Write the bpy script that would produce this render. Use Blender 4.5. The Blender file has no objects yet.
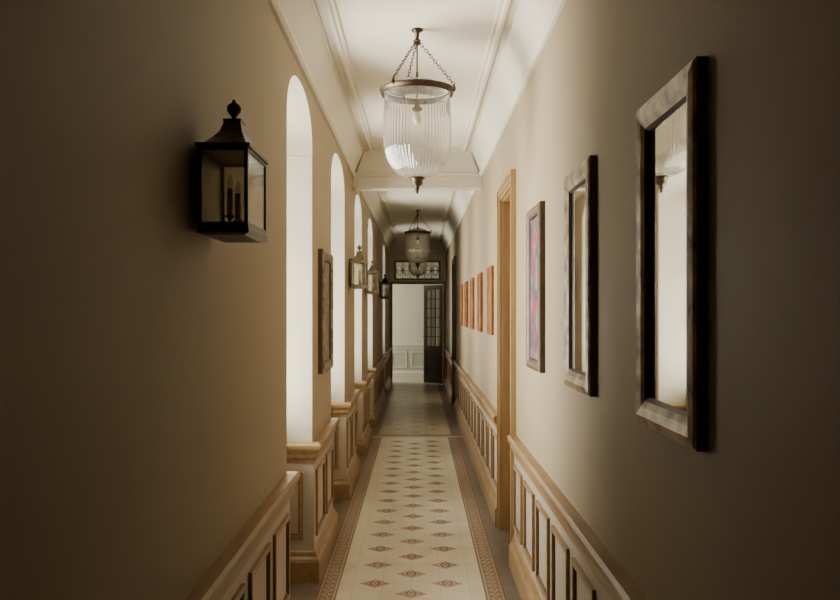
import bpy, bmesh, math, random
from mathutils import Vector
random.seed(4)
pi=math.pi
# ------------------------------------------------------------ dimensions
XL=-0.63; XR=0.62; XW=-1.03; H=3.14; YB=-4.0; YE=17.5; EYE=1.6
OPEN=[(3.84,4.77),(5.80,6.87),(7.95,8.97),(10.05,11.07),(14.3,15.3)]  # last opening is an added window that lights the far end
SPR=2.53; TOP=2.83

# ------------------------------------------------------------ materials
def newmat(name):
    m=bpy.data.materials.new(name); m.use_nodes=True
    nt=m.node_tree; b=nt.nodes['Principled BSDF']; return m,nt,b
def pmat(name,col,rough=0.6,metal=0.0,noise=0.0,nscale=8.0,bump=0.0,col2=None,stretch=None,spec=0.5,detail=4):
    m,nt,b=newmat(name)
    b.inputs['Roughness'].default_value=rough; b.inputs['Metallic'].default_value=metal
    b.inputs['Specular IOR Level'].default_value=spec
    b.inputs['Base Color'].default_value=(*col,1)
    if noise>0 or col2 or bump>0:
        tc=nt.nodes.new('ShaderNodeTexCoord'); mp=nt.nodes.new('ShaderNodeMapping')
        if stretch: mp.inputs['Scale'].default_value=stretch
        nt.links.new(tc.outputs['Object'],mp.inputs[0])
        n=nt.nodes.new('ShaderNodeTexNoise'); n.inputs['Scale'].default_value=nscale; n.inputs['Detail'].default_value=detail
        nt.links.new(mp.outputs[0],n.inputs[0])
        r=nt.nodes.new('ShaderNodeValToRGB')
        c2=col2 if col2 else tuple(c*(1-noise) for c in col)
        r.color_ramp.elements[0].position=0.35; r.color_ramp.elements[1].position=0.65
        r.color_ramp.elements[0].color=(*c2,1); r.color_ramp.elements[1].color=(*col,1)
        nt.links.new(n.outputs[0],r.inputs[0]); nt.links.new(r.outputs[0],b.inputs['Base Color'])
        if bump>0:
            bp=nt.nodes.new('ShaderNodeBump'); bp.inputs['Strength'].default_value=bump; bp.inputs['Distance'].default_value=0.01
            nt.links.new(n.outputs[0],bp.inputs['Height']); nt.links.new(bp.outputs[0],b.inputs['Normal'])
    return m
M_wall=pmat('plaster_wall',(0.345,0.275,0.18),0.6,noise=0.04,nscale=2.5,bump=0.05,spec=0.3)
M_jamb=pmat('plaster_reveal',(0.37,0.34,0.27),0.6,noise=0.03,nscale=3)
M_ceil=pmat('ceiling_paint',(0.76,0.71,0.61),0.6,noise=0.02,nscale=2)
M_corn=pmat('cornice_paint',(0.70,0.65,0.55),0.5,noise=0.02,nscale=3)
M_wood=pmat('honey_wood',(0.32,0.20,0.095),0.38,col2=(0.24,0.145,0.065),nscale=5,stretch=(6,1,6),bump=0.03)
M_wood2=pmat('door_casing_wood',(0.36,0.225,0.09),0.4,col2=(0.30,0.18,0.07),nscale=5,stretch=(6,6,1))
M_panel=pmat('dado_cream',(0.42,0.355,0.275),0.45,noise=0.06,nscale=4)
M_mould=pmat('dado_moulding',(0.15,0.075,0.035),0.4,noise=0.2,nscale=10)
M_dark=pmat('dark_bronze',(0.04,0.030,0.022),0.38,0.5,noise=0.4,nscale=30)
M_brass=pmat('aged_brass',(0.085,0.055,0.030),0.38,0.7,noise=0.4,nscale=25)
M_pale=pmat('pale_metal',(0.32,0.27,0.185),0.4,0.3,noise=0.4,nscale=25)
M_frame=pmat('antique_gilt_frame',(0.56,0.40,0.22),0.36,0.1,col2=(0.14,0.08,0.04),nscale=14,bump=0.4,detail=8,spec=0.45)
M_black=pmat('black_edge',(0.014,0.011,0.010),0.4)
M_edge=pmat('frame_edge_brown',(0.13,0.08,0.043),0.45,noise=0.4,nscale=18)
M_orange=pmat('copper_frame',(0.29,0.105,0.024),0.55,0.0,col2=(0.17,0.055,0.012),nscale=14,spec=0.2)
M_candle=pmat('candle_wax',(0.75,0.70,0.55),0.5)
M_white=pmat('white_paint',(0.74,0.74,0.63),0.5,noise=0.02,nscale=3)
M_dwood=pmat('dark_wood',(0.075,0.050,0.034),0.4,col2=(0.05,0.033,0.022),nscale=5,stretch=(8,8,1))
M_back=pmat('picture_back',(0.1,0.08,0.06),0.8)

def glass_mat(name,tint=(1,1,1),milk=0.0,gl=0.08,milkcol=(0.9,0.88,0.82),fres=0.55):
    m=bpy.data.materials.new(name); m.use_nodes=True; nt=m.node_tree
    for n in list(nt.nodes):
        if n.type!='OUTPUT_MATERIAL': nt.nodes.remove(n)
    out=[n for n in nt.nodes if n.type=='OUTPUT_MATERIAL'][0]
    t=nt.nodes.new('ShaderNodeBsdfTransparent'); t.inputs[0].default_value=(*tint,1)
    g=nt.nodes.new('ShaderNodeBsdfGlossy'); g.inputs['Roughness'].default_value=0.06
    lw=nt.nodes.new('ShaderNodeLayerWeight'); lw.inputs[0].default_value=0.35
    ma=nt.nodes.new('ShaderNodeMath'); ma.operation='MULTIPLY_ADD'; ma.inputs[1].default_value=fres; ma.inputs[2].default_value=gl
    nt.links.new(lw.outputs['Fresnel'],ma.inputs[0])
    base=t
    if milk>0:
        d=nt.nodes.new('ShaderNodeBsdfDiffuse'); d.inputs[0].default_value=(*milkcol,1)
        tl=nt.nodes.new('ShaderNodeBsdfTranslucent'); tl.inputs[0].default_value=(*milkcol,1)
        mm=nt.nodes.new('ShaderNodeMixShader'); mm.inputs[0].default_value=0.5
        nt.links.new(d.outputs[0],mm.inputs[1]); nt.links.new(tl.outputs[0],mm.inputs[2])
        mx=nt.nodes.new('ShaderNodeMixShader'); mx.inputs[0].default_value=milk
        nt.links.new(t.outputs[0],mx.inputs[1]); nt.links.new(mm.outputs[0],mx.inputs[2]); base=mx
    f=nt.nodes.new('ShaderNodeMixShader')
    nt.links.new(ma.outputs[0],f.inputs[0]); nt.links.new(base.outputs[0],f.inputs[1]); nt.links.new(g.outputs[0],f.inputs[2])
    nt.links.new(f.outputs[0],out.inputs[0]); return m
M_glass=glass_mat('clear_glass',(0.93,0.95,0.93))
M_lglass=glass_mat('lantern_glass',(0.9,0.88,0.82),0.06,0.06)
M_jar=glass_mat('ribbed_jar_glass',(0.97,0.96,0.93),0.14,0.10,fres=0.8)
def mirror_mat():
    m,nt,b=newmat('reflective_picture_glass')
    b.inputs['Base Color'].default_value=(0.74,0.73,0.69,1); b.inputs['Metallic'].default_value=1.0; b.inputs['Roughness'].default_value=0.025
    return m
M_mirror=mirror_mat()
def art_mat(name,cols,scale=6):
    m,nt,b=newmat(name); tc=nt.nodes.new('ShaderNodeTexCoord'); v=nt.nodes.new('ShaderNodeTexVoronoi')
    v.inputs['Scale'].default_value=scale; nt.links.new(tc.outputs['Object'],v.inputs[0])
    r=nt.nodes.new('ShaderNodeValToRGB'); r.color_ramp.interpolation='CONSTANT'
    sp=nt.nodes.new('ShaderNodeSeparateColor'); nt.links.new(v.outputs['Color'],sp.inputs[0]); nt.links.new(sp.outputs[0],r.inputs[0])
    while len(r.color_ramp.elements)<len(cols): r.color_ramp.elements.new(0.5)
    for i,c in enumerate(cols):
        r.color_ramp.elements[i].position=i/len(cols); r.color_ramp.elements[i].color=(*c,1)
    nt.links.new(r.outputs[0],b.inputs['Base Color']); b.inputs['Roughness'].default_value=0.4; b.inputs['Specular IOR Level'].default_value=0.25
    return m
M_pink=art_mat('pink_artwork',[(0.25,0.03,0.08),(0.10,0.045,0.08),(0.27,0.055,0.09),(0.06,0.055,0.08),(0.22,0.17,0.15)],18)
M_art=art_mat('sepia_artwork',[(0.28,0.12,0.035),(0.18,0.06,0.02),(0.30,0.17,0.07)],14)
M_artg=art_mat('grey_artwork',[(0.17,0.14,0.10),(0.24,0.20,0.15),(0.10,0.08,0.06)],26)

def tile_mat(name,c1,c2,mortar,scale,rough,off=0.0,ms=0.012):
    m,nt,b=newmat(name); tc=nt.nodes.new('ShaderNodeTexCoord')
    br=nt.nodes.new('ShaderNodeTexBrick'); br.offset=0.0
    br.inputs['Scale'].default_value=scale; br.inputs['Brick Width'].default_value=1.0; br.inputs['Row Height'].default_value=1.0
    br.inputs['Mortar Size'].default_value=ms; br.inputs['Color1'].default_value=(*c1,1); br.inputs['Color2'].default_value=(*c2,1); br.inputs['Mortar'].default_value=(*mortar,1)
    mp=nt.nodes.new('ShaderNodeMapping'); mp.inputs['Location'].default_value=(0.04+off,0,0)
    nt.links.new(tc.outputs['Object'],mp.inputs[0]); nt.links.new(mp.outputs[0],br.inputs[0])
    n=nt.nodes.new('ShaderNodeTexNoise'); n.inputs['Scale'].default_value=3.0; nt.links.new(tc.outputs['Object'],n.inputs[0])
    mx=nt.nodes.new('ShaderNodeMix'); mx.data_type='RGBA'; mx.blend_type='MULTIPLY'; mx.inputs[0].default_value=0.2
    nt.links.new(br.outputs[0],mx.inputs[6]); nt.links.new(n.outputs[0],mx.inputs[7]); nt.links.new(mx.outputs[2],b.inputs['Base Color'])
    b.inputs['Roughness'].default_value=rough
    return m
T_field=tile_mat('cream_tile',(0.66,0.58,0.44),(0.62,0.54,0.405),(0.50,0.42,0.31),1/0.17,0.28)
T_outer=tile_mat('taupe_tile',(0.18,0.14,0.11),(0.13,0.105,0.08),(0.085,0.07,0.05),1/0.085,0.3)
T_far=tile_mat('umber_tile',(0.46,0.36,0.24),(0.36,0.28,0.18),(0.2,0.16,0.1),1/0.17,0.33)
T_terra=pmat('terracotta_tile',(0.28,0.13,0.075),0.35,noise=0.2,nscale=12)
T_brown=pmat('brown_tile',(0.15,0.075,0.045),0.35,noise=0.2,nscale=12)
T_bord=pmat('border_tile',(0.20,0.12,0.08),0.35,noise=0.2,nscale=12)
T_bordc=pmat('border_buff_tile',(0.40,0.31,0.21),0.35,noise=0.1,nscale=12)
T_cream=pmat('ivory_tile',(0.56,0.47,0.33),0.35,noise=0.1,nscale=12)
T_grey=pmat('grey_tile',(0.22,0.21,0.20),0.35,noise=0.1,nscale=12)

# ------------------------------------------------------------ mesh builder
class MB:
    def __init__(s): s.v=[];s.f=[];s.m=[];s.sm=[];s.mats=[]
    def mi(s,mat):
        if mat not in s.mats: s.mats.append(mat)
        return s.mats.index(mat)
    def add(s,vs,fs,mat,smooth=False):
        o=len(s.v); s.v+= [tuple(p) for p in vs]; k=s.mi(mat)
        for f in fs: s.f.append([i+o for i in f]); s.m.append(k); s.sm.append(smooth)
    def box(s,x0,x1,y0,y1,z0,z1,mat,fn=None):
        vs=[(x,y,z) for x in(x0,x1) for y in(y0,y1) for z in(z0,z1)]
        if fn: vs=[fn(*p) for p in vs]
        s.add(vs,[(0,1,3,2),(4,6,7,5),(0,4,5,1),(2,3,7,6),(0,2,6,4),(1,5,7,3)],mat)
    def loft(s,rings,mat,smooth=True,cap=True):
        n=len(rings[0]); vs=[p for r in rings for p in r]; fs=[]
        for i in range(len(rings)-1):
            for j in range(n):
                fs.append((i*n+j,i*n+(j+1)%n,(i+1)*n+(j+1)%n,(i+1)*n+j))
        if cap: fs.append(tuple(range(n))); fs.append(tuple(range((len(rings)-1)*n,len(rings)*n)))
        s.add(vs,fs,mat,smooth)
    def lathe(s,prof,c,mat,seg=24,rib=0,ribn=0,cap=False):
        rings=[]
        for r,z in prof:
            ring=[]
            for j in range(seg):
                a=2*pi*j/seg; rr=r*(1+rib*math.cos(ribn*a)) if rib else r
                ring.append((c[0]+rr*math.cos(a),c[1]+rr*math.sin(a),c[2]+z))
            rings.append(ring)
        s.loft(rings,mat,True,cap)
    def tube(s,pts,r,mat,seg=8,closed=False):
        P=[Vector(p) for p in pts]; rings=[]
        n=len(P)
        for i,p in enumerate(P):
            if closed: d=(P[(i+1)%n]-P[i-1])
            else: d=P[min(i+1,n-1)]-P[max(i-1,0)]
            d.normalize(); up=Vector((0,0,1)) if abs(d.z)<0.9 else Vector((1,0,0))
            a=d.cross(up).normalized(); b=d.cross(a)
            rr=r[i] if isinstance(r,(list,tuple)) else r
            rings.append([tuple(p+a*rr*math.cos(2*pi*j/seg)+b*rr*math.sin(2*pi*j/seg)) for j in range(seg)])
        if closed: rings.append(rings[0])
        s.loft(rings,mat,True,not closed)
    def torus(s,c,R,r,mat,seg=32):
        s.tube([(c[0]+R*math.cos(2*pi*i/seg),c[1]+R*math.sin(2*pi*i/seg),c[2]) for i in range(seg)],r,mat,8,True)
    def run(s,p0,p1,nrm,prof,mat,e0=0,e1=0):
        p0=Vector((*p0,0)); p1=Vector((*p1,0)); d=(p1-p0).normalized(); N=Vector((*nrm,0)); k=len(prof)
        A=[p0-d*(e0*n)+N*n+Vector((0,0,z)) for n,z in prof]; B=[p1+d*(e1*n)+N*n+Vector((0,0,z)) for n,z in prof]
        fs=[(j,(j+1)%k,k+(j+1)%k,k+j) for j in range(k)]+[tuple(range(k)),tuple(range(k,2*k))]
        s.add(A+B,fs,mat)
    def finish(s,name,bevel=0):
        me=bpy.data.meshes.new(name); me.from_pydata(s.v,[],s.f)
        for m in s.mats: me.materials.append(m)
        for p,k,q in zip(me.polygons,s.m,s.sm): p.material_index=k; p.use_smooth=q
        bm=bmesh.new(); bm.from_mesh(me); bmesh.ops.recalc_face_normals(bm,faces=bm.faces); bm.to_mesh(me); bm.free()
        me.update(); ob=bpy.data.objects.new(name,me); bpy.context.collection.objects.link(ob)
        if bevel:
            bv=ob.modifiers.new('bev','BEVEL'); bv.width=bevel; bv.segments=2; bv.limit_method='ANGLE'
        return ob
def wallbox(name,*a):
    w=MB(); w.box(*a); return w.finish(name)

# ------------------------------------------------------------ left wall w/ arched openings
def arch_pts(y0,y1,n=28,inset=0.0):
    c=(y0+y1)/2; a=(y1-y0)/2-inset; r=TOP-SPR-inset; o=[]
    for i in range(n+1):
        C=math.cos(pi*i/n); S=math.sin(pi*i/n); e=2/2.35
        o.append((c-a*math.copysign(abs(C)**e,C),SPR+r*abs(S)**e))
    return o
w=MB(); prev=YB
for (a,b) in OPEN:
    w.box(XW,XL,prev,a,0,H,M_wall); prev=b
w.box(XW,XL,prev,YE,0,H,M_wall)
for (a,b) in OPEN:
    pts=arch_pts(a,b); n=len(pts); vs=[];fs=[]
    for X in (XL,XW):
        vs+=[(X,y,z) for y,z in pts]+[(X,y,H) for y,z in pts]
    for i in range(n-1):
        fs.append((i,i+1,n+i+1,n+i)); fs.append((2*n+i,2*n+i+1,3*n+i+1,3*n+i))
    w.add(vs,fs,M_wall)
    w.add(vs,[(i,i+1,2*n+i+1,2*n+i) for i in range(n-1)],M_jamb,True)
    for yy,sg in ((a,1),(b,-1)):
        w.box(XW,XL-0.001,yy,yy+sg*0.003,0,SPR,M_jamb)
    w.box(XW,XW+0.10,a,b,0,0.85,M_wall)
w.finish('wall_left')

# windows
for i,(a,b) in enumerate(OPEN):
    g=MB(); x0,x1=XW+0.02,XW+0.08
    a2,b2=a+0.003,b-0.003; c=(a2+b2)/2
    g.box(XW,XW+0.14,a2,b2,0.85,0.885,M_white)
    g.box(x0,x1,a2,a2+0.06,0.885,SPR,M_white); g.box(x0,x1,b2-0.06,b2,0.885,SPR,M_white)
    g.box(x0,x1,a2,b2,0.885,0.96,M_white); g.box(x0,x1,c-0.04,c+0.04,0.96,TOP-0.03,M_white)
    for z in (1.45,1.95,SPR-0.03): g.box(x0+0.015,x1-0.015,a2+0.06,b2-0.06,z,z+0.03 if z<2.4 else z+0.06,M_white)
    o=arch_pts(a2,b2,20,0.002); q=arch_pts(a2,b2,20,0.06); n=len(o)
    rings=[[(x0,*o[k]),(x1,*o[k]),(x1,*q[k]),(x0,*q[k])] for k in range(n)]
    g.loft(rings,M_white,False)
    gp=[(XW+0.05,a2+0.06,0.96),(XW+0.05,b2-0.06,0.96)]+[(XW+0.05,y,z) for y,z in reversed(q)]
    g.add(gp,[tuple(range(len(gp)))],M_glass)
    g.finish('window_%d'%(i+1))

# ------------------------------------------------------------ right wall with door recesses
DR=[(5.15,5.87,2.42),(13.0,13.8,2.42)]
prev=YB; X2=XR+0.25
for a,b,h in DR:
    wallbox('wall_right',XR,X2,prev,a,0,H,M_wall); wallbox('wall_right',XR,X2,a,b,h,H,M_wall); prev=b
wallbox('wall_right',XR,X2,prev,YE,0,H,M_wall)
def panel_door(name,x,y0,y1,h,mat,mat2):
    d=MB(); t=0.04
    d.box(x,x+t,y0,y1,0.005,h,mat)
    ww=(y1-y0)
    for (z0,z1) in ((0.22,0.85),(1.0,1.75),(1.88,h-0.12)):
        for (p,q) in ((y0+0.10,y0+ww/2-0.04),(y0+ww/2+0.04,y1-0.10)):
            e=x-0.012
            for bx in ((p,q,z0,z0+0.025),(p,q,z1-0.025,z1),(p,p+0.025,z0+0.025,z1-0.025),(q-0.025,q,z0+0.025,z1-0.025)):
                d.box(e,x,bx[0],bx[1],bx[2],bx[3],mat2)
    ky=y0+0.06
    d.lathe([(0.003,-0.02),(0.022,-0.012),(0.025,0.0),(0.022,0.012),(0.003,0.02)],(x-0.045,ky,1.02),M_brass,14)
    d.tube([(x,ky,1.02),(x-0.03,ky,1.02)],0.009,M_brass)
    d.finish(name,0.003)
panel_door('door_1',XR+0.13,5.15,5.87,2.415,M_panel,M_wood)
panel_door('door_2',XR+0.10,13.0,13.8,2.415,M_dwood,M_dwood)
def casing(name,X,sg,y0,y1,h,mat,wd=0.085):
    c=MB()
    prof=[(0,0.014),(0.012,0.02),(0.03,0.018),(0.06,0.026),(wd,0.034)]
    for i in range(len(prof)-1):
        u0,u1=prof[i][0],prof[i+1][0]; pr=prof[i+1][1]*sg
        c.box(X,X+pr,y0-u1,y0-u0,0,h+u1,mat); c.box(X,X+pr,y1+u0,y1+u1,0,h+u1,mat)
        c.box(X,X+pr,y0-u0,y1+u0,h+u0,h+u1,mat)
    d=0.13*(-sg)
    c.box(X,X+d,y0,y0+0.012,0,h,mat); c.box(X,X+d,y1-0.012,y1,0,h,mat); c.box(X,X+d,y0,y1,h-0.012,h,mat)
    c.finish(name,0.002)
casing('trim_1',XR,-1,5.15,5.87,2.42,M_wood2)
casing('trim_2',XR,-1,13.0,13.8,2.42,M_dwood)

# ------------------------------------------------------------ dado + baseboards
RAIL=[(0,0.70),(0.016,0.70),(0.018,0.725),(0.030,0.735),(0.036,0.76),(0.052,0.785),(0.056,0.80),(0.056,0.812),(0.046,0.825),(0,0.825)]
BASE=[(0,0),(0.046,0),(0.046,0.12),(0.040,0.135),(0.028,0.15),(0.022,0.175),(0.014,0.185),(0,0.185)]
def dado(tr,bb,p0,p1,nrm,e0=0,e1=0,woodm=M_wood):
    d=Vector((p1[0]-p0[0],p1[1]-p0[1])); L=d.length; d.normalize(); N=nrm
    bd=[(0,0.18),(0.012,0.18),(0.012,0.705),(0,0.705)]
    tr.run(p0,p1,N,bd,M_panel,e0,e1); tr.run(p0,p1,N,RAIL,woodm,e0,e1); bb.run(p0,p1,N,BASE,woodm,e0,e1)
    def fn(s,n,z): return (p0[0]+d.x*s+N[0]*n,p0[1]+d.y*s+N[1]*n,z)
    k=max(1,round(L/0.48)); st=L/k
    for i in range(k):
        mg=0.055 if L>0.6 else 0.05
        s0=i*st+mg; s1=(i+1)*st-mg; z0,z1=0.25,0.65; b=0.024
        if s1-s0<0.08: continue
        for q in ((s0,s1,z0,z0+b),(s0,s1,z1-b,z1),(s0,s0+b,z0+b,z1-b),(s1-b,s1,z0+b,z1-b)):
            tr.box(q[0],q[1],0.012,0.026,q[2],q[3],woodm,fn)
        c=b; e=0.008
        for q in ((s0+c,s1-c,z0+c,z0+c+e),(s0+c,s1-c,z1-c-e,z1-c),(s0+c,s0+c+e,z0+c+e,z1-c-e),(s1-c-e,s1-c,z0+c+e,z1-c-e)):
            tr.box(q[0],q[1],0.012,0.018,q[2],q[3],M_mould,fn)
tL=MB(); bL=MB()
prev=YB; e=0
for a,b in OPEN:
    dado(tL,bL,(XL,prev),(XL,a),(1,0),e,1)
    xw=XW+0.10
    dado(tL,bL,(XL,a+0.003),(xw,a+0.003),(0,1),1,-1)
    dado(tL,bL,(xw,a),(xw,b),(1,0),-1,-1)
    dado(tL,bL,(xw,b-0.003),(XL,b-0.003),(0,-1),-1,1)
    prev=b; e=1
dado(tL,bL,(XL,prev),(XL,YE),(1,0),1,0)
tL.finish('trim_3'); bL.finish('baseboard_left')
tR=MB(); bR=MB()
for a,b in ((YB,5.06),(5.96,12.91),(13.89,YE)):
    dado(tR,bR,(XR,a),(XR,b),(-1,0))
tR.finish('trim_4'); bR.finish('baseboard_right')

# ------------------------------------------------------------ ceiling, cornice, beam
c=MB(); c.box(XW,X2,YB,YE,H,H+0.15,M_ceil)
c.finish('ceiling')
CORN=[(0,-0.235),(0.016,-0.235),(0.030,-0.222),(0.034,-0.205),(0.020,-0.197),(0.010,-0.195),(0.010,-0.150),(0.030,-0.146),(0.046,-0.130),(0.046,-0.118),(0.030,-0.112),(0.032,-0.085),(0.045,-0.060),(0.070,-0.046),(0.086,-0.046),(0.086,-0.030),(0.106,-0.028),(0.118,-0.016),(0.118,-0.004),(0.118,0)]
CORN=[(n,H+z) for n,z in CORN]
BEAD=[(0.165,H-0.0),(0.165,H-0.020),(0.175,H-0.030),(0.190,H-0.030),(0.198,H-0.016),(0.216,H-0.016),(0.22,H)]
k=MB()
B0,B1=7.72,7.92
def frame_c(y0,y1):
    for P in (CORN,BEAD):
        k.run((XL,y0),(XL,y1),(1,0),P,M_corn,-1,-1); k.run((XR,y0),(XR,y1),(-1,0),P,M_corn,-1,-1)
        k.run((XL,y1),(XR,y1),(0,-1),P,M_corn,-1,-1); k.run((XL,y0),(XR,y0),(0,1),P,M_corn,-1,-1)
frame_c(YB,B0); frame_c(B1,YE)
k.finish('trim_5')
b=MB(); b.box(XL,XR,B0,B1,2.80,H,M_corn)
b.finish('trim_6',0.004)

# ------------------------------------------------------------ floor
f=MB(); FZ=0.0
def rect(x0,x1,y0,y1,mat,z=FZ): f.add([(x0,y0,z),(x1,y0,z),(x1,y1,z),(x0,y1,z)],[(0,1,2,3)],mat)
f.box(XW,X2,YB,YE+0.19,-0.1,-0.002,T_outer)
FL,FR=-0.46,0.38; YT=10.2
rect(XW,FL-0.115,YB,YT,T_outer); rect(FR+0.115,X2,YB,YT,T_outer); rect(FL,FR,YB,YT,T_field)
for s,x in ((-1,FL),(1,FR)):
    def R(u0,u1,mat,z=FZ):
        xs=sorted((x+s*u0,x+s*u1)); rect(xs[0],xs[1],YB,YT,mat,z)
    R(0,0.010,T_brown); R(0.010,0.020,T_bordc); R(0.020,0.095,T_bord); R(0.095,0.103,T_bordc); R(0.103,0.115,T_brown)
    y=YB
    while y<YT-0.08:
        a0,a1,a2=x+s*0.024,x+s*0.0575,x+s*0.091
        f.add([(a0,y+0.036,0.0007),(a1,y+0.004,0.0007),(a2,y+0.036,0.0007),(a1,y+0.068,0.0007)],[(0,1,2,3)],T_bordc)
        f.add([(x+s*0.042,y+0.036,0.0013),(a1,y+0.020,0.0013),(x+s*0.073,y+0.036,0.0013),(a1,y+0.052,0.0013)],[(0,1,2,3)],T_brown)
        y+=0.072
def dia(cx,cy,a,b,mat,z): f.add([(cx-a,cy,z),(cx,cy-b,z),(cx+a,cy,z),(cx,cy+b,z)],[(0,1,2,3)],mat)
def medallion(cx,cy):
    A,B=0.092,0.072
    dia(cx,cy,A,B,T_terra,0.0006); dia(cx,cy,A*0.88,B*0.88,T_cream,0.0011)
    for dx,dy in ((1,0),(-1,0),(0,1),(0,-1)):
        dia(cx+dx*A*0.43,cy+dy*B*0.43,A*0.34,B*0.34,T_terra,0.0016)
        dia(cx+dx*A*0.43,cy+dy*B*0.43,A*0.14,B*0.14,T_cream,0.0021)
    for dx,dy in ((1,1),(-1,1),(1,-1),(-1,-1)):
        dia(cx+dx*A*0.26,cy+dy*B*0.26,A*0.12,B*0.12,T_brown,0.0019)
    dia(cx,cy,A*0.16,B*0.16,T_grey,0.0024)
CX=-0.04; y=4.54-0.345*24; i=0
while y<YT-0.15:
    if i%2==0: cols=[CX]
    else: cols=[CX-0.213,CX+0.213]
    for cx in cols: medallion(cx,y)
    y+=0.1725; i+=1
rect(XW,X2,YT,YT+0.03,T_brown); rect(XW,X2,YT+0.03,YT+0.10,T_cream); rect(XW,X2,YT+0.10,YT+0.20,T_bord); rect(XW,X2,YT+0.20,YT+0.24,T_brown)
rect(FL-0.05,FR+0.05,YT+0.24,YE+0.19,T_far); rect(XW,FL-0.08,YT+0.24,YE+0.19,T_outer); rect(FR+0.08,X2,YT+0.24,YE+0.19,T_outer)
rect(FL-0.08,FL-0.05,YT+0.24,YE+0.19,T_bord); rect(FR+0.05,FR+0.08,YT+0.24,YE+0.19,T_bord)
y=YT+0.45
while y<YE-0.2:
    dia(CX,y,0.09,0.09,T_bord,0.0008); dia(CX,y,0.03,0.03,T_cream,0.0014)
    dia(CX-0.25,y+0.25,0.05,0.05,T_bord,0.0008); dia(CX+0.25,y+0.25,0.05,0.05,T_bord,0.0008); y+=0.5
f.finish('floor')

# ------------------------------------------------------------ back wall behind viewer
wallbox('wall_back',XW,X2,YB-0.15,YB,0,H,M_wall)

# ------------------------------------------------------------ end wall, transom, door, room beyond
DL,DRr,DH=-0.56,0.55,2.21
TLx,TRx=-0.49,0.46
e0,e1=YE,YE+0.18
for q in ((-2.2,DL,0,H),(DRr,2.2,0,H),(DL,DRr,2.70,H),(DL,DRr,DH,2.32),(DL,TLx,2.32,2.70),(TRx,DRr,2.32,2.70)):
    wallbox('wall_end',q[0],q[1],e0,e1,q[2],q[3],M_corn)
g=MB()
M_lwood=pmat('transom_wood',(0.16,0.115,0.07),0.45)
g.box(TLx-0.03,TRx+0.03,e0-0.02,e0+0.05,2.30,2.335,M_lwood); g.box(TLx-0.03,TRx+0.03,e0-0.02,e0+0.05,2.685,2.72,M_lwood)
g.box(TLx-0.03,TLx+0.01,e0-0.02,e0+0.05,2.335,2.685,M_lwood); g.box(TRx-0.01,TRx+0.03,e0-0.02,e0+0.05,2.335,2.685,M_lwood)
N=6
for i in range(1,N):
    yy=TLx+(TRx-TLx)*i/N; g.box(yy-0.009,yy+0.009,e0+0.005,e0+0.035,2.335,2.685,M_lwood)
g.box(TLx,TRx,e0+0.005,e0+0.035,2.50,2.52,M_lwood)
for i in range(N):
    cx=TLx+(TRx-TLx)*(i+0.5)/N
    g.tube([(cx+0.055*math.cos(t*pi/8),e0+0.02,2.51+0.11*math.sin(t*pi/8)) for t in range(16)],0.010,M_lwood,6,True)
M_frost=glass_mat('frosted_transom_glass',(0.6,0.6,0.53),0.35,0.05)
g.add([(TLx,e0+0.02,2.33),(TRx,e0+0.02,2.33),(TRx,e0+0.02,2.69),(TLx,e0+0.02,2.69)],[(0,1,2,3)],M_frost)
g.finish('window_6')
def glazed_leaf(name,hx,hy,ang,sgn):
    d=MB(); W=0.54; t=0.04
    ca,sa=math.cos(ang),math.sin(ang)
    def fn(u,v,z): return (hx+sgn*(u*ca)+sgn*v*sa*-1, hy+u*sa+v*ca, z)
    h=DH-0.01
    d.box(0,0.07,0,t,0.01,h,M_dwood,fn); d.box(W-0.07,W,0,t,0.01,h,M_dwood,fn)
    d.box(0.07,W-0.07,0,t,0.01,0.20,M_dwood,fn); d.box(0.07,W-0.07,0,t,0.72,0.84,M_dwood,fn); d.box(0.07,W-0.07,0,t,h-0.10,h,M_dwood,fn)
    d.box(0.07,W-0.07,0.012,0.028,0.20,0.72,M_dwood,fn); d.box(0.12,W-0.12,0.004,0.036,0.26,0.66,M_dwood,fn)
    for i in range(1,3):
        u=0.07+(W-0.14)*i/3; d.box(u-0.009,u+0.009,0.008,0.032,0.84,h-0.10,M_dwood,fn)
    for i in range(1,6):
        z=0.84+(h-0.94)*i/6; d.box(0.07,W-0.07,0.008,0.032,z-0.009,z+0.009,M_dwood,fn)
    d.box(0.07,W-0.07,0.018,0.022,0.84,h-0.10,M_frost,fn)
    q=fn(W-0.035,-0.03,1.05); d.lathe([(0.003,-0.02),(0.02,-0.01),(0.02,0.01),(0.003,0.02)],q,M_brass,12)
    d.finish(name)
glazed_leaf('door_3',DRr-0.02,YE+0.19,math.radians(42),-1)
glazed_leaf('door_4',DL-0.02,YE+0.22,math.radians(97),1)
c=MB()
for x,s in ((DL,-1),(DRr,1)):
    xs=sorted((x,x+s*0.05)); c.box(xs[0],xs[1],YE-0.025,YE,0,DH+0.05,M_wood)
c.box(DL,DRr,YE-0.025,YE,DH,DH+0.05,M_wood)
c.finish('trim_7')
yf=19.4
wallbox('wall_room_far',-2.2,2.2,yf,yf+0.15,0,H,M_white)
wallbox('wall_room_right',2.2,2.35,e0,yf+0.15,0,H,M_white)
w=MB(); w.box(-2.35,-2.2,e0,18.0,0,H,M_white); w.box(-2.35,-2.2,19.1,yf+0.15,0,H,M_white); w.box(-2.35,-2.2,18.0,19.1,0,0.5,M_white); w.box(-2.35,-2.2,18.0,19.1,2.7,H,M_white); w.finish('wall_room_left')
wallbox('ceiling_room',-2.35,2.35,e0,yf+0.15,H+0.001,H+0.15,M_ceil)
wallbox('floor_room',-2.35,2.35,e0+0.18,yf+0.15,-0.1,-0.001,T_field)
g=MB()
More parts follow.
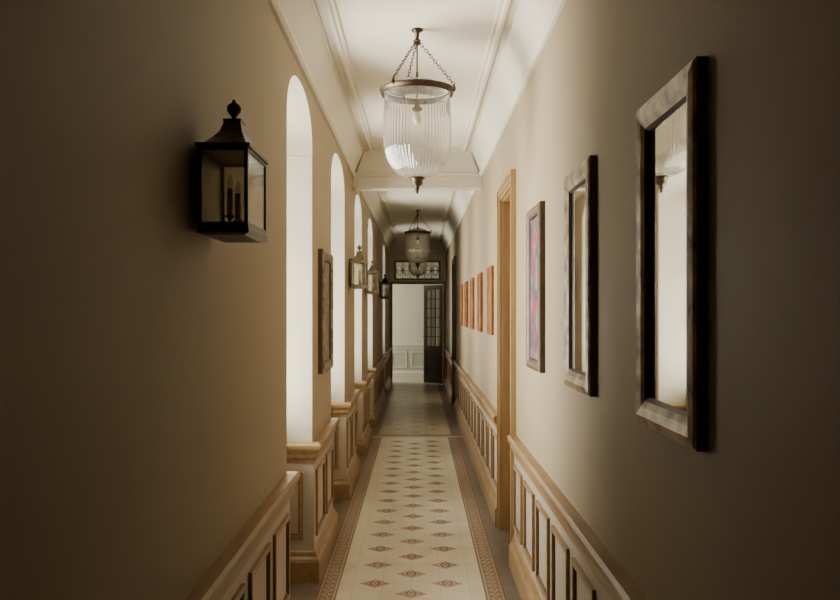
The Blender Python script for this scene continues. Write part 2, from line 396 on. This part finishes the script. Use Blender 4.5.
for q in ((18.0,18.05,0.5,2.7),(19.05,19.1,0.5,2.7),(18.05,19.05,0.5,0.56),(18.05,19.05,2.64,2.7),(18.53,18.57,0.56,2.64),(18.05,18.53,1.6,1.64),(18.57,19.05,1.6,1.64)):
    g.box(-2.3,-2.25,q[0],q[1],q[2],q[3],M_white)
g.add([(-2.27,18.05,.56),(-2.27,19.05,.56),(-2.27,19.05,2.64),(-2.27,18.05,2.64)],[(0,1,2,3)],M_glass)
g.finish('window_7')  # unseen side window, added to light the room beyond
M_gw=pmat('grey_white_panel',(0.55,0.56,0.48),0.5)
t=MB(); t.run((-2.2,yf),(2.2,yf),(0,-1),RAIL,M_white); t.run((-2.2,yf),(2.2,yf),(0,-1),BASE,M_white)
t.box(-2.2,2.2,yf-0.008,yf,0.18,0.71,M_gw)
for i in range(9):
    s0=-2.15+i*0.48+0.06; s1=s0+0.38
    for q in ((s0,s1,.25,.285),(s0,s1,.615,.65),(s0,s0+.03,.285,.615),(s1-.03,s1,.285,.615)):
        t.box(q[0],q[1],yf-0.025,yf,q[2],q[3],M_white)
t.finish('trim_8')

# ------------------------------------------------------------ hanging bell-jar lanterns
def bell_jar(y,metal):
    m=MB(); cx=-0.005; c=(cx,y,0)
    zr=2.80
    m.lathe([(0.001,H),(0.030,H),(0.032,H-0.008),(0.022,H-0.014),(0.012,H-0.020),(0.010,H-0.05),(0.001,H-0.05)],c,metal,24)
    m.torus((cx,y,H-0.062),0.018,0.004,metal,14)
    hub=H-0.075
    m.lathe([(0.001,0.012),(0.014,0.010),(0.022,0.0),(0.014,-0.010),(0.001,-0.012)],(cx,y,hub),metal,16)
    m.tube([(cx,y,hub),(cx,y,2.74)],0.0045,metal)
    m.lathe([(0.012,0.062),(0.05,0.057),(0.10,0.042),(0.15,0.018),(0.168,0.0)],(cx,y,zr+0.010),M_jar,48)
    m.lathe([(0.001,0.0),(0.016,0.0),(0.018,0.02),(0.008,0.03),(0.006,0.05)],(cx,y,zr+0.055),metal,16)
    m.lathe([(0.001,0.06),(0.013,0.06),(0.015,0.03),(0.03,0.02),(0.030,0.010),(0.012,0.0),(0.001,0.0)],(cx,y,2.69),metal,16)
    m.lathe([(0.001,-0.075),(0.018,-0.062),(0.025,-0.04),(0.018,-0.015),(0.012,0.0)],(cx,y,2.69),M_candle,16)
    R=0.187
    m.lathe([(R,-0.014),(R+0.010,-0.012),(R+0.012,0.0),(R+0.018,0.004),(R+0.018,0.010),(R+0.006,0.014),(R-0.002,0.012),(R,-0.014)],(cx,y,zr),metal,64)
    m.torus((cx,y,zr-0.016),R+0.005,0.005,metal,48)
    for k in range(3):
        a=math.radians(-8+120*k); p1=Vector((cx+(R+0.016)*math.cos(a),y+(R+0.016)*math.sin(a),zr+0.03)); p0=Vector((cx+0.02*math.cos(a),y+0.02*math.sin(a),hub-0.005))
        m.lathe([(0.001,-0.035),(0.009,-0.028),(0.011,-0.018),(0.006,-0.006),(0.004,0.006)],tuple(p1),metal,10)
        L=(p1-p0).length; n=15; d=(p1-p0)/n; dn=d.normalized(); up=Vector((0,0,1)); s1=dn.cross(up).normalized(); s2=dn.cross(s1)
        for i in range(n):
            cc=p0+d*(i+0.5); sd=s1 if i%2 else s2; hl=L/n*0.66
            m.tube([tuple(cc+dn*hl*math.cos(2*pi*j/10)+sd*0.0075*math.sin(2*pi*j/10)) for j in range(10)],0.0022,metal,5,True)
    prof=[(0.178,0.0),(0.176,-0.03),(0.178,-0.08),(0.182,-0.14),(0.184,-0.20),(0.183,-0.26),(0.178,-0.31),(0.168,-0.355),(0.150,-0.395),(0.125,-0.428),(0.095,-0.450),(0.06,-0.463),(0.03,-0.468)]
    m.lathe(prof,(cx,y,zr),M_jar,336,0.013,56)
    zb=zr-0.468
    m.lathe([(0.001,0.004),(0.040,0.002),(0.042,-0.008),(0.030,-0.014),(0.032,-0.03),(0.026,-0.042),(0.012,-0.05),(0.014,-0.06),(0.008,-0.072),(0.010,-0.08),(0.001,-0.09)],(cx,y,zb),metal,24)
    m.finish('hanging_bell_jar_lantern')
bell_jar(4.36,M_brass); bell_jar(12.1,M_dark); bell_jar(16.2,M_pale)

# ------------------------------------------------------------ wall lanterns
def wall_lantern(yc,metal):
    m=MB(); xa,xb=-0.605,-0.468; cx=(xa+xb)/2; hy=0.135; z0,z1=1.825,2.06
    def rr(hx,hyy,z): return [(cx-hx,yc-hyy,z),(cx+hx,yc-hyy,z),(cx+hx,yc+hyy,z),(cx-hx,yc+hyy,z)]
    hx=(xb-xa)/2
    m.loft([rr(hx-0.012,hy-0.012,z0-0.012),rr(hx+0.003,hy+0.003,z0-0.006),rr(hx+0.003,hy+0.003,z0+0.008),rr(hx,hy,z0+0.012)],metal,False)
    t=0.010
    for sx in (-1,1):
        for sy in (-1,1):
            x=cx+sx*(hx-t/2); yy=yc+sy*(hy-t/2); m.box(x-t/2,x+t/2,yy-t/2,yy+t/2,z0,z1,metal)
    for zz in (z0+0.012,z1-0.014):
        m.box(xa,xb,yc-hy,yc-hy+0.008,zz,zz+0.012,metal); m.box(xa,xb,yc+hy-0.008,yc+hy,zz,zz+0.012,metal)
        m.box(xb-0.008,xb,yc-hy,yc+hy,zz,zz+0.012,metal); m.box(xa,xa+0.008,yc-hy,yc+hy,zz,zz+0.012,metal)
    m.box(xa+0.01,xb-0.01,yc-hy+0.003,yc-hy+0.005,z0+0.01,z1-0.01,M_lglass); m.box(xa+0.01,xb-0.01,yc+hy-0.005,yc+hy-0.003,z0+0.01,z1-0.01,M_lglass)
    m.box(xb-0.005,xb-0.003,yc-hy+0.01,yc+hy-0.01,z0+0.01,z1-0.01,M_lglass)
    m.box(xa-0.002,xa+0.002,yc-hy,yc+hy,z0,z1,metal)
    m.box(XL,xa,yc-0.03,yc+0.03,z0+0.03,z1+0.03,metal)
    m.loft([rr(hx+0.006,hy+0.006,z1-0.004),rr(hx+0.006,hy+0.006,z1+0.006),rr(hx-0.010,hy-0.02,z1+0.012),rr(hx*0.66,hy*0.56,z1+0.034),rr(hx*0.46,hy*0.32,z1+0.060),rr(hx*0.36,hy*0.2,z1+0.088),rr(hx*0.38,hy*0.21,z1+0.092),rr(hx*0.38,hy*0.21,z1+0.098),rr(hx*0.15,hy*0.1,z1+0.102)],metal,False)
    m.lathe([(0.010,0.098),(0.007,0.108),(0.012,0.114),(0.019,0.122),(0.022,0.132),(0.019,0.142),(0.010,0.149),(0.005,0.152),(0.006,0.157),(0.001,0.160)],(cx,yc,z1),metal,18)
    for dy in (-0.05,0.05):
        m.lathe([(0.001,0.0),(0.02,0.0),(0.02,0.006),(0.007,0.010),(0.007,0.03),(0.016,0.034),(0.016,0.038),(0.009,0.04)],(cx,yc+dy,z0+0.012),metal,14)
        m.lathe([(0.009,0.04),(0.009,0.115),(0.001,0.117)],(cx,yc+dy,z0+0.012),M_candle if metal is not M_dark else M_pale,12)
        m.lathe([(0.004,0.117),(0.009,0.128),(0.007,0.142),(0.001,0.155)],(cx,yc+dy,z0+0.012),M_lglass,12)
    m.finish('wall_lantern')
wall_lantern(2.335,M_dark); wall_lantern(7.35,M_pale); wall_lantern(9.5,M_pale); wall_lantern(13.0,M_dark)  # paler metal on the middle pair puts their lit look into the colour

# ------------------------------------------------------------ framed pictures
def picture(name,X,sg,y0,y1,z0,z1,fw,dep,mfr,minner,mart,medge=None,tilt=0.0):
    m=MB()
    prof=[(0,0.0),(0,dep*0.70),(fw*0.10,dep*0.88),(fw*0.35,dep),(fw*0.65,dep*0.86),(fw*0.86,dep*0.62),(fw*0.88,dep*0.70),(fw,dep*0.45),(fw,0.0)]
    def ring(u,h): return [(X+sg*h,y0+u,z0+u),(X+sg*h,y1-u,z0+u),(X+sg*h,y1-u,z1-u),(X+sg*h,y0+u,z1-u)]
    rs=[ring(u,h) for u,h in prof]
    for i in range(len(rs)-1):
        mm=(medge or minner) if i==0 else (mfr if i<5 else minner)
        vs=rs[i]+rs[i+1]; m.add(vs,[(j,(j+1)%4,4+(j+1)%4,4+j) for j in range(4)],mm)
    h=X+sg*dep*0.40; t=tilt*(y1-y0-2*fw)/2   # glass yawed on purpose to shift the lantern's reflection
    m.add([(h-t,y0+fw,z0+fw),(h+t,y1-fw,z0+fw),(h+t,y1-fw,z1-fw),(h-t,y0+fw,z1-fw)],[(0,1,2,3)],mart)
    m.box(min(X,X+sg*0.003),max(X,X+sg*0.003),y0+0.01,y1-0.01,z0+0.01,z1-0.01,M_back)
    m.finish(name)
picture('framed_mirror',XR,-1,1.71,2.17,1.301,2.147,0.075,0.035,M_frame,M_black,M_mirror,M_edge,tilt=0.021)
picture('framed_mirror',XR,-1,2.77,3.23,1.306,2.143,0.075,0.035,M_frame,M_black,M_mirror,M_edge)
picture('framed_painting',XR,-1,3.90,4.36,1.302,2.142,0.055,0.035,M_edge,M_black,M_pink,M_edge)
for i in range(5):
    y=6.53+1.12*i
    picture('small_framed_picture',XR,-1,y,y+0.40,1.41,1.98,0.05,0.028,M_orange,M_orange,M_art,M_orange)
picture('framed_relief_picture',XL,1,5.04,5.60,1.21,2.0,0.07,0.04,M_artg,M_black,M_artg,M_edge)

# ------------------------------------------------------------ lights (daylight outside the windows, bounced up from sunlit ground)
def area(name,loc,rot,sx,sy,power,col):
    l=bpy.data.lights.new(name,'AREA'); l.shape='RECTANGLE'; l.size=sx; l.size_y=sy; l.energy=power; l.color=col
    o=bpy.data.objects.new(name,l); o.location=loc; o.rotation_euler=rot; bpy.context.collection.objects.link(o); return o
PW=[450,310,250,230,130]  # last power is for the lamp at the added far opening
for (a,b),p in zip(OPEN,PW):
    area('daylight',(XW-0.60,(a+b)/2,1.45),(0,-pi/2-math.radians(25),0),2.0,1.3,p,(1.0,0.945,0.835))
area('daylight',(-2.6,18.55,1.65),(0,-pi/2,0),2.1,1.1,100,(1.0,0.94,0.81))  # added lamp behind the unseen window of the far room
wd=bpy.data.worlds.new('sky'); bpy.context.scene.world=wd; wd.use_nodes=True; nt=wd.node_tree
bg=nt.nodes['Background']; sk=nt.nodes.new('ShaderNodeTexSky'); sk.sky_type='NISHITA'; sk.sun_disc=False; sk.sun_elevation=math.radians(50)
nt.links.new(sk.outputs[0],bg.inputs[0]); bg.inputs[1].default_value=0.12

# ------------------------------------------------------------ camera
cd=bpy.data.cameras.new('camera'); cd.sensor_width=36; cd.lens=36*800/840; cd.shift_x=2/840; cd.shift_y=12/840; cd.clip_start=0.05
co=bpy.data.objects.new('camera',cd); co.location=(0,0,EYE); co.rotation_euler=(pi/2,0,0)
bpy.context.collection.objects.link(co); bpy.context.scene.camera=co
